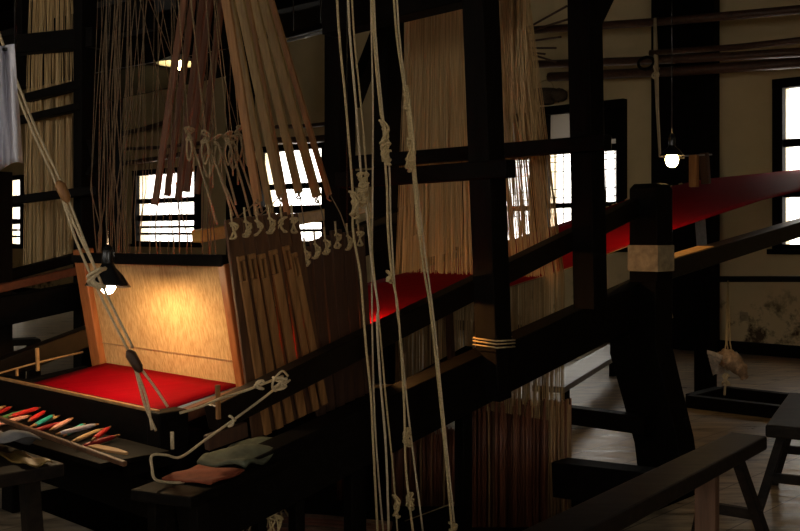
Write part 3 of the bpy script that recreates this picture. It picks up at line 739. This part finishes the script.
cnt = {}
ords = ['first', 'second', 'third', 'fourth', 'fifth', 'sixth', 'seventh']
for i, (x, c) in enumerate(shut):
    f = (x+14)/111; s = lerp(1.66, .18, f); t = -.61+random.uniform(-.05, .05); a = random.uniform(-.15, .45)
    p = L(s, t, ZT+.013+(.017 if i % 2 == 0 else 0)); d = Vector((math.sin(a+.1), math.cos(a+.1), .02)); ln = random.uniform(.11, .14)
    cnt[c] = cnt.get(c, 0)+1
    root = thing('shuttle', 'slim shuttle wound with '+names[c]+' silk'+(', '+ords[cnt[c]-1]+' of that colour on the shelf' if cnt[c] > 1 else ' lying on the dark shelf'), 'shuttle', p-ZV*.018, 'shuttles on the shelf')
    MB().tube([p-d*ln, p-d*(ln*.8), p-d*.07, p+d*.07, p+d*(ln*.8), p+d*ln], [.003, .006, .007, .007, .006, .003], 8).build('body', 'tanv' if c != 'yellow' else 'silk_yellow', root); body = C.objects[-1]
    MB().tube([p-d*.09, p-d*.07, p, p+d*.07, p+d*.09], [.007, .0095, .011, .0095, .007], 8).build('silk_winding', 'silk_'+c, body)['label'] = names[c]+' silk thread'

# ------------------------------------------------------------------ weaver's seat, front left
zb = .60
seat = thing('weaver_bench', 'dark plank seat under crumpled grey cloth before the shuttle shelf', 'bench', L(.3, -1.12, 0))
MB().beam(L(-.30, -1.1, zb), L(1.6, -1.1, zb), .24, .045).build('seat_plank', 'bench', seat, .006)
for s in (-.12, 1.3):
    for q in (-.08, .08): MB().beam(L(s, -1.1+q*1.5, 0), L(s, -1.1+q, zb-.02), .05, .06, VV).build('leg', 'bench', seat, .004)
def drape(fn, nu, nv): 
    b = MB(); b.grid([[fn(i/nu, j/nv) for j in range(nv+1)] for i in range(nu+1)]); return b
gc = drape(lambda u, v: L(lerp(-.12, 1.3, u), lerp(-1.24, -.97, v), zb+.06+.022*math.sin(u*31+v*5)*math.cos(v*4+u*7)+.012*math.sin(u*70)+.03*math.sin(math.pi*v)), 60, 14)
tag(gc.build('crumpled_cloth', 'greycloth', None, 0, .005), 'crumpled grey cloth heaped on the weaver bench', 'cloth')
hc = drape(lambda u, v: L(lerp(.14, .85, u), -1.245-.025*math.sin(u*38)*(.3+v)-.012, zb+.03-.5*v-.03*math.sin(u*9)), 50, 12)
tag(hc.build('hanging_cloth', 'greycloth', None, 0, .005), 'grey cloth hanging down the front of the weaver bench', 'cloth')
gb = drape(lambda u, v: L(lerp(-.29, -.02, u), lerp(-1.02, -1.1, v), zb+.03+.006*math.sin(u*9+v*7)), 12, 8)
tag(gb.build('brocade_swatch', 'gold', None, 0, .004), 'glittering gold brocade swatch on the bench end', 'cloth')

# side bench right of the breast beam
sb = thing('side_bench', 'low dark bench beside the loom corner carrying folded cloths', 'bench', at(210, 480, 3.6)*1)
sb.location.z = 0
q0, q1 = at(160, 499, 3.45), at(290, 449, 3.45+.8); q1.z = q0.z
dv = (q1-q0).normalized(); nv = Vector((-dv.y, dv.x, 0)); zt = q0.z
MB().beam(q0, q1, .26, .04).build('seat_plank', 'dark', sb, .006)
for e, f in ((q0, .1), (q1, -.1)):
    for q in (-.09, .09):
        g = e+dv*f+nv*q; MB().beam(Vector((g.x, g.y, 0)), Vector((g.x, g.y, zt-.01)), .05, .05, VV).build('leg', 'dark', sb, .004)
rc = drape(lambda u, v: q0+dv*lerp(.14, .36, u)+nv*lerp(-.11, .1, v)+ZV*(.03+.004*math.sin(u*7+v*6)), 12, 10)
tag(rc.build('folded_cloth', 'rust', None, 0, .008), 'folded rust-orange cloth on the low side bench', 'cloth')
rc = drape(lambda u, v: q0+dv*lerp(.38, .82, u)+nv*lerp(-.1, .12, v)+ZV*(.04+.014*math.sin(u*15+v*6)+.03*math.sin(math.pi*v)*math.sin(math.pi*u)), 22, 12)
tag(rc.build('folded_cloth', 'greencloth', None, 0, .015), 'rumpled green-grey cloth on the low side bench', 'cloth')

# treadles over the pit
for i in range(9):
    y = 487+i*6.5; p, q = at(262-i*3, y-4+i*.3, 4.9-.06*i), at(392-i*1, y+26+i*1.2, 4.72-.06*i)
    z = .035; p.z = z; q.z = z
    b = MB(); b.tube([p, lerp(p, q, .5)+ZV*.004, q], [.013, .015, .013], 8)
    tag(b.build('treadle_pole', 'redwood' if i % 3 else 'benchleg'), 'long brown bamboo treadle pole low under the loom', 'treadle', 'treadle poles under the loom')
b = MB()
for i in range(14):
    x = random.uniform(248, 286); b.tube(smooth([at(x, 512+random.uniform(-6, 4), 4.25), at(x+random.uniform(-6, 6), 522, 4.2), at(x+random.uniform(-14, 6), 540, 4.2)], 4), .004, 5)
b.knot(at(275, 514, 4.2), .03, .006, 3, .8)
tag(b.build('frayed_rope_end', 'rope'), 'frayed pale rope ends hanging low under the near rail', 'rope')
MB_ = MB(); MB_.tube([Tp(405, 521, 1.2)+Vector((0, 0, 0)), Tp(470, 497, 1.2)], .003, 5); tag(MB_.build('floor_cord', 'rope'), 'thin cord strung low behind the front ropes', 'cord')
# ------------------------------------------------------------------ right foreground benches
def trestle(label, end, length, w, z, th, ax, side, legs):
    """end = far end centre on top; ax = direction from the far end"""
    root = thing('bench', label, 'bench', (end.x+ax.x*length/2, end.y+ax.y*length/2, 0))
    e0 = Vector((end.x, end.y, z-th/2)); e1 = e0+ax*length
    MB().beam(e0, e1, w, th).build('seat_plank', 'bench', root, .01)
    for f in legs:
        for q in (-1, 1):
            top = e0+ax*(f)+side*q*(w*.28); bot = top+side*q*.13+ax*(-.10 if f < length/2 else .10); bot.z = 0
            MB().beam(bot, top, .05, .042, side).build('leg', 'bench', root, .004)
        p = e0+ax*(f-.06 if f < length/2 else f+.06); zz = z*.42
        MB().beam(Vector((p.x, p.y, zz))-side*.14, Vector((p.x, p.y, zz))+side*.14, .03, .045).build('stretcher', 'bench', root, .003)
    return root
ax = Vector((-.6, -.8, 0)); sd = Vector((.8, -.6, 0))
z0 = .5; e = at(749, 433.5, 4.53); e.z = z0
bn = trestle('long narrow dark bench with a red-brown board leg in front of the loom', e, 2.1, .165, z0, .062, ax, sd, (.32, 1.8))
g = e+ax*.62+sd*.03; MB().beam(Vector((g.x, g.y, 0)), Vector((g.x, g.y, z0-.05)), .085, .05, ax).build('board_leg', 'benchleg', bn, .004)['label'] = 'broad red-brown board leg'
e2 = at(835, 408, 5.2); e2.z = .5
trestle('short wide dark bench standing beside the far end of the long bench', Vector((2.36, 5.655, .5)), 1.1, .3, .5, .06, Vector((-.45, -.893, 0)), Vector((.893, -.45, 0)), (.25, .85))
# timber base frame on the floor
fr = thing('floor_frame', 'low rectangular black timber frame lying on the floor under the hanging bundle', 'frame', at(745, 405, 8.2)*1); fr.location.z = 0
c = at(688, 407, 8.14); c.z = .05
MB().beam(c, c-UV*1.9, .09, .10).build('rail', 'dark', fr, .006); c2 = c+VV*.62
MB().beam(c2, c2-UV*1.9, .09, .10).build('rail', 'dark', fr, .006)
MB().beam(c+VV*.04, c2-VV*.04, .09, .10).build('end_rail', 'dark', fr, .006); MB().beam(c-UV*1.85+VV*.04, c2-UV*1.85-VV*.04, .09, .10).build('end_rail', 'dark', fr, .006)
# grey plank
r = thing('plank_bench', 'long low grey-topped plank bench on short legs behind the big slanted leg', 'bench', (1.6, 8.6, 0))
p, q = at(548, 388, 7.2), at(624, 343, 10.1); p.z = q.z = .29
MB().beam(p, q, .24, .045).build('seat_plank', 'greywood', r, .005)
for f in (.06, .94):
    for e in (-.08, .08):
        k = lerp(p, q, f)+Vector((e, 0, 0)); MB().beam(Vector((k.x, k.y, 0)), k, .05, .05, VV).build('leg', 'dark', r)

# hanging husk bundle
root = thing('husk_bundle', 'dry leafy husk bundle hanging by strings above the floor frame', 'bundle', at(727, 380, 7.9))
Yb = 7.9
b = MB(); b.tube(smooth([at(720, 357, Yb), at(726, 358, Yb), at(733, 362, Yb), at(740, 369, Yb), at(745, 379, Yb)], 5), [.012+.066*math.sin(math.pi*min(1, (i+2)/23)**.8) for i in range(21)], 12)
for v in b.v: v += Vector((random.uniform(-.012, .012), random.uniform(-.012, .012), random.uniform(-.012, .012)))
b.build('body', 'husk', root)
for j in range(7):
    b = MB(); y0 = 353+j*2.1
    b.grid([[at(724, y0+3, Yb-.05+.03*j), at(724, y0+8, Yb-.05+.03*j)], [at(715, y0-1+j*.6, Yb-.06+.03*j), at(715, y0+5+j*.6, Yb-.05+.03*j)], [at(707+j*.8, y0-3+j*1.5, Yb-.04+.03*j), at(707+j, y0+1+j*1.5, Yb-.04+.03*j)]])
    b.build('leaf', 'huskp', root, 0, .004)
b = MB()
for (x0, x1) in ((724, 726), (729, 727), (733, 730)): b.tube([at(x0, 357, Yb), at(x1, 343, Yb), at(728, 281, 8.5)], .006, 5)
b.build('string', 'rope', root)
b = MB(); b.tube(smooth([at(727, 376, Yb), at(725.5, 383, Yb), at(724.5, 395, Yb)], 4), .009, 6); b.knot(at(726, 380, Yb-.02), .03, .008, 3, 1.5); b.build('tail_cord', 'ropel', root)

# ------------------------------------------------------------------ wall poles, sticks and small things on the wall
tw = TW-.75
def wpole(x0, y0, x1, y1, r, label, t=tw):
    b = MB(); p, q = Tp(x0, y0, t), Tp(x1, y1, t); b.tube([p, lerp(p, q, .5)-ZV*.02, q], r, 8)
    tag(b.build('bamboo_pole', 'pole'), label, 'pole', 'poles along the wall')
wpole(526, 30.5, 840, 6, .05, 'topmost reddish pole slung along the plaster wall near the ceiling')
wpole(650, 53, 840, 36, .035, 'short thin reddish pole starting at the broad pillar, second from top', tw-.1)
wpole(529, 64.5, 840, 50, .05, 'long reddish pole carrying a dark hoop, third from top along the wall')
wpole(549, 77, 840, 60, .06, 'black pole, lowest of those slung along the wall', tw+.3)
for i, (x0, y0, x1, y1) in enumerate([(522, 31, 567, 6), (524, 33, 572, 18), (524, 42, 561, 37), (527, 48, 556, 48), (527, 52, 545, 54), (527, 53, 556, 62)]):
    b = MB(); p, q = Tp(x0, y0, tw-.2), Tp(x1, y1, tw-.25); b.tube([p, q], .014, 6)
    tag(b.build('stick', 'pole'), ['uppermost', 'second', 'third', 'fourth', 'shortest', 'lowest'][i]+' dark stick of the sheaf poking out right of the cord curtain', 'stick', 'sticks in the sheaf')
for (x0, y0, x1, y1, r, lb) in ((121, 134, 170, 121, .05, 'uppermost dark pole on the wall between the ceiling lamp and its window'), (126, 149, 200, 143, .035, 'thin reddish pole on the wall below the ceiling lamp'), (112, 165, 205, 150, .05, 'lowest dark pole on the wall just above the window under the ceiling lamp'), (276, 127, 345, 122, .035, 'thin dark pole on the wall above the window behind the tan bamboo poles'), (272, 141, 350, 136, .06, 'thick dark pole on the wall just above the window behind the tan bamboo poles')):
    wpole(x0, y0, x1, y1, r, lb, TW-.3)
b = MB(); cc = Tp(646, 63, tw-.12); b.tube([cc+UV*(.10*math.cos(a))+ZV*(.07*math.sin(a)) for a in [i*2*math.pi/20 for i in range(21)]], .018, 8)
tag(b.build('hoop', 'dark'), 'dark hoop hung on the wall pole left of the broad pillar', 'hoop')
root = thing('wicker_basket', 'small dark wicker basket hanging on the wall right of the cord curtain', 'basket', Tp(548, 104, TW-.15))
c = Tp(545, 104, TW-.17); rr = []
b = MB(); b.lathe(c, [(.01, 0), (.12, 0), (.15, .12), (.16, .2), (.145, .2), (.11, .02)], 16); b.build('body', 'basket', root)
b = MB(); b.ball(c-UV*.22+ZV*.1, .1, (1.2, .8, .9), 10, 6, .012); b.build('rolled_netting', 'basket', root)
b = MB(); b.tube([c+UV*(.14*math.cos(a))+ZV*(.2+.12*math.sin(a)) for a in [i*math.pi/12 for i in range(13)]], .008, 6); b.build('handle', 'rope', root)
b = MB(); b.tube([Tp(655, 18, tw-.1), Tp(656, 60, tw-.1), Tp(657.5, 110, tw-.1), Tp(660, 157, tw-.1)], [.018, .03, .02, .016], 6); b.tube([Tp(660, 157, tw-.1), at(684, 158, 8.2)], .008, 5)
b.knot(Tp(655.5, 72, tw-.12), .04, .014, 2, 1.8)
tag(b.build('pale_rope', 'ropel'), 'pale rope hanging from the top wall pole down to the bare bulb', 'rope')
b = MB(); b.beam(Tp(744, 312, TW-.01), Tp(744, 321, TW-.01), .1, .012, VV); tag(b.build('paper_note', 'paper'), 'small square paper note on the stained lower wall', 'note')
b = MB(); b.beam(at(663, 303, 7.0), at(661.5, 300, 7.0), .08, .05); b.v = []; b.f = []; b.sm = []
b.beam(at(656, 306, 6.25), at(668, 300, 6.25), .02, .055); tag(b.build('wood_block', 'paper', None, .003), 'small pale wooden block wedged beneath the stout post', 'block')
MBx = MB(); MBx.tube([at(669.5, 296, 6.2), at(671, 312, 6.2), at(672.5, 318, 6.2)], .006, 5); tag(MBx.build('cord_tail', 'rope'), 'short cord tail hanging beside the pale block', 'cord')
# yellowish pole across the back, its lamplight put into the colour
b = MB(); p, q = at(196, 236.5, 6.6), at(412, 199.5, 9.6); b.beam(p, q, .075, .085); tag(b.build('yellow_pole', 'yellow', None, .008), 'wooden pole coloured a lamplit yellow crossing behind the heddle boards below the windows', 'pole')

# ------------------------------------------------------------------ neighbouring loom at left
nb = thing('neighbour_loom', 'dark neighbouring loom standing beyond the pendant lamp with its own cord curtain', 'loom', L(3.0, 0, 0))
def N_(name, mat, mb, bevel=.006): return mb.build(name, mat, nb, bevel)
g = at(85, 0, 6.55)
N_('tower_post', 'darkv', MB().beam(Vector((g.x, g.y, 0)), Vector((g.x, g.y, 4.5)), .11, .11, VV))
N_('tower_post', 'darkv', MB().beam(Vector((*at(1, 0, 6.0).xy, 0)), at(1, 172, 6.0), .10, .1, VV))
N_('brace', 'darkv', MB().beams([at(89, 175, 6.5), at(97, 163, 6.5), at(91, 140, 6.5)], [.05]*3, [.05]*3))
N_('tower_post', 'darkv', MB().beam(at(24, 50, 7.0), at(24, -60, 7.0), .07, .07, VV))
N_('crossbeam', 'dark', MB().beam(at(-10, 48, 7.1), at(98, 38, 6.5), .1, .13))
N_('crossbeam', 'dark', MB().beam(at(28, 98, 6.9), at(84, 84, 6.5), .06, .06))
N_('crossbeam', 'dark', MB().beam(at(16, 121, 6.9), at(84, 106, 6.5), .06, .05))
N_('crossbeam', 'dark', MB().beam(at(-8, 203, 6.6), at(93, 190.5, 6.35), .06, .055))
N_('top_beam', 'dark', MB().beam(at(60, 34, 6.9), at(150, 14, 6.6), .12, .2))
N_('upper_rail', 'dark', MB().beam(at(-5, 279, 6.0), at(82, 256, 6.7), .07, .06))
N_('lower_rail', 'redwood', MB().beam(at(-5, 289, 5.9), at(84, 269, 6.5), .06, .05))
N_('side_panel', 'dark', MB().beam(at(-12, 314, 5.8), at(86, 294, 6.6), .08, .17))
def nb_b(f): return at(lerp(28, 81, f), 270-f*14, 6.75+.2*(1-f))
def nb_t(f): return at(lerp(32, 74, f), -60, 6.75+.2*(1-f))
curtain('harness_cords', 'dim brown curtain of harness cords on the neighbouring loom', None, nb_b, nb_t, 120, .0026, 'thread')
b = MB()
for i in range(12):
    x = random.uniform(96, 138); Y = 6.2; b.tube([at(x, 262, Y), at(x+random.uniform(-5, 5), 190, Y), at(x+random.uniform(-6, 12), 100, Y), at(x+random.uniform(0, 14), -80, Y)], .003, 4)
tag(b.build('heddle_cords', 'string'), 'loose tangle of dim heddle cords behind the black pendant lamp', 'cord', None, 'stuff')
# dark stools at far left
for i, (x0, y0, x1, y1, Y, lab) in enumerate([(2, 342.5, 38, 335.5, 8.4, 'higher of two dark glossy benches before the neighbouring loom'), (-12, 357, 22, 352, 8.0, 'lower dark glossy bench before the neighbouring loom')]):
    p, q = at(x0, y0, Y), at(x1, y1, Y+.15); q.z = p.z
    r = thing('bench', lab, 'bench', ((p.x+q.x)/2, (p.y+q.y)/2, 0))
    MB().beam(p, q, .2, .05).build('seat_plank', 'bench', r, .006)
    for f in (.12, .88):
        for dy in (-.07, .07):
            k = lerp(p, q, f)+Vector((0, dy, 0)); MB().beam(Vector((k.x, k.y, 0)), k, .05, .05, VV).build('leg', 'bench', r)
# white cloth at upper left
wc = drape(lambda u, v: at(lerp(-40, 14+9*v, u), lerp(52-8*u, 170-5*u*u-4*math.sin(u*9), v), 3.3+.05*math.sin(u*17+v*2)+.02*math.sin(u*40)), 40, 16)
tag(wc.build('white_cloth', 'linen', None, 0, .004), 'white linen cloth hanging above the shuttle shelf', 'cloth')
b = MB(); b.tube([at(-60, 51, 3.32), at(15, 49, 3.32), at(16, 40, 3.32)], .006, 6); e_ = at(15, 49, 3.32); e3 = at(-45, 50, 3.32)
b.tube([e_, Vector((e_.x, e_.y, 4.85))], .004, 5); b.tube([e3, Vector((e3.x, e3.y, 4.85))], .004, 5)
tag(b.build('hanging_rail', 'black'), 'thin dark rail from which the white cloth hangs', 'rail')

# ------------------------------------------------------------------ daylight and view
w = bpy.data.worlds.new('overcast_sky'); SC.world = w; w.use_nodes = True
bg = w.node_tree.nodes['Background']; bg.inputs[0].default_value = (1, .90, .76, 1); bg.inputs[1].default_value = 6.4
SC.view_settings.view_transform = 'Standard'; SC.view_settings.look = 'None'
SC.view_settings.exposure = 0; SC.view_settings.gamma = 1; SC.view_settings.use_curve_mapping = False
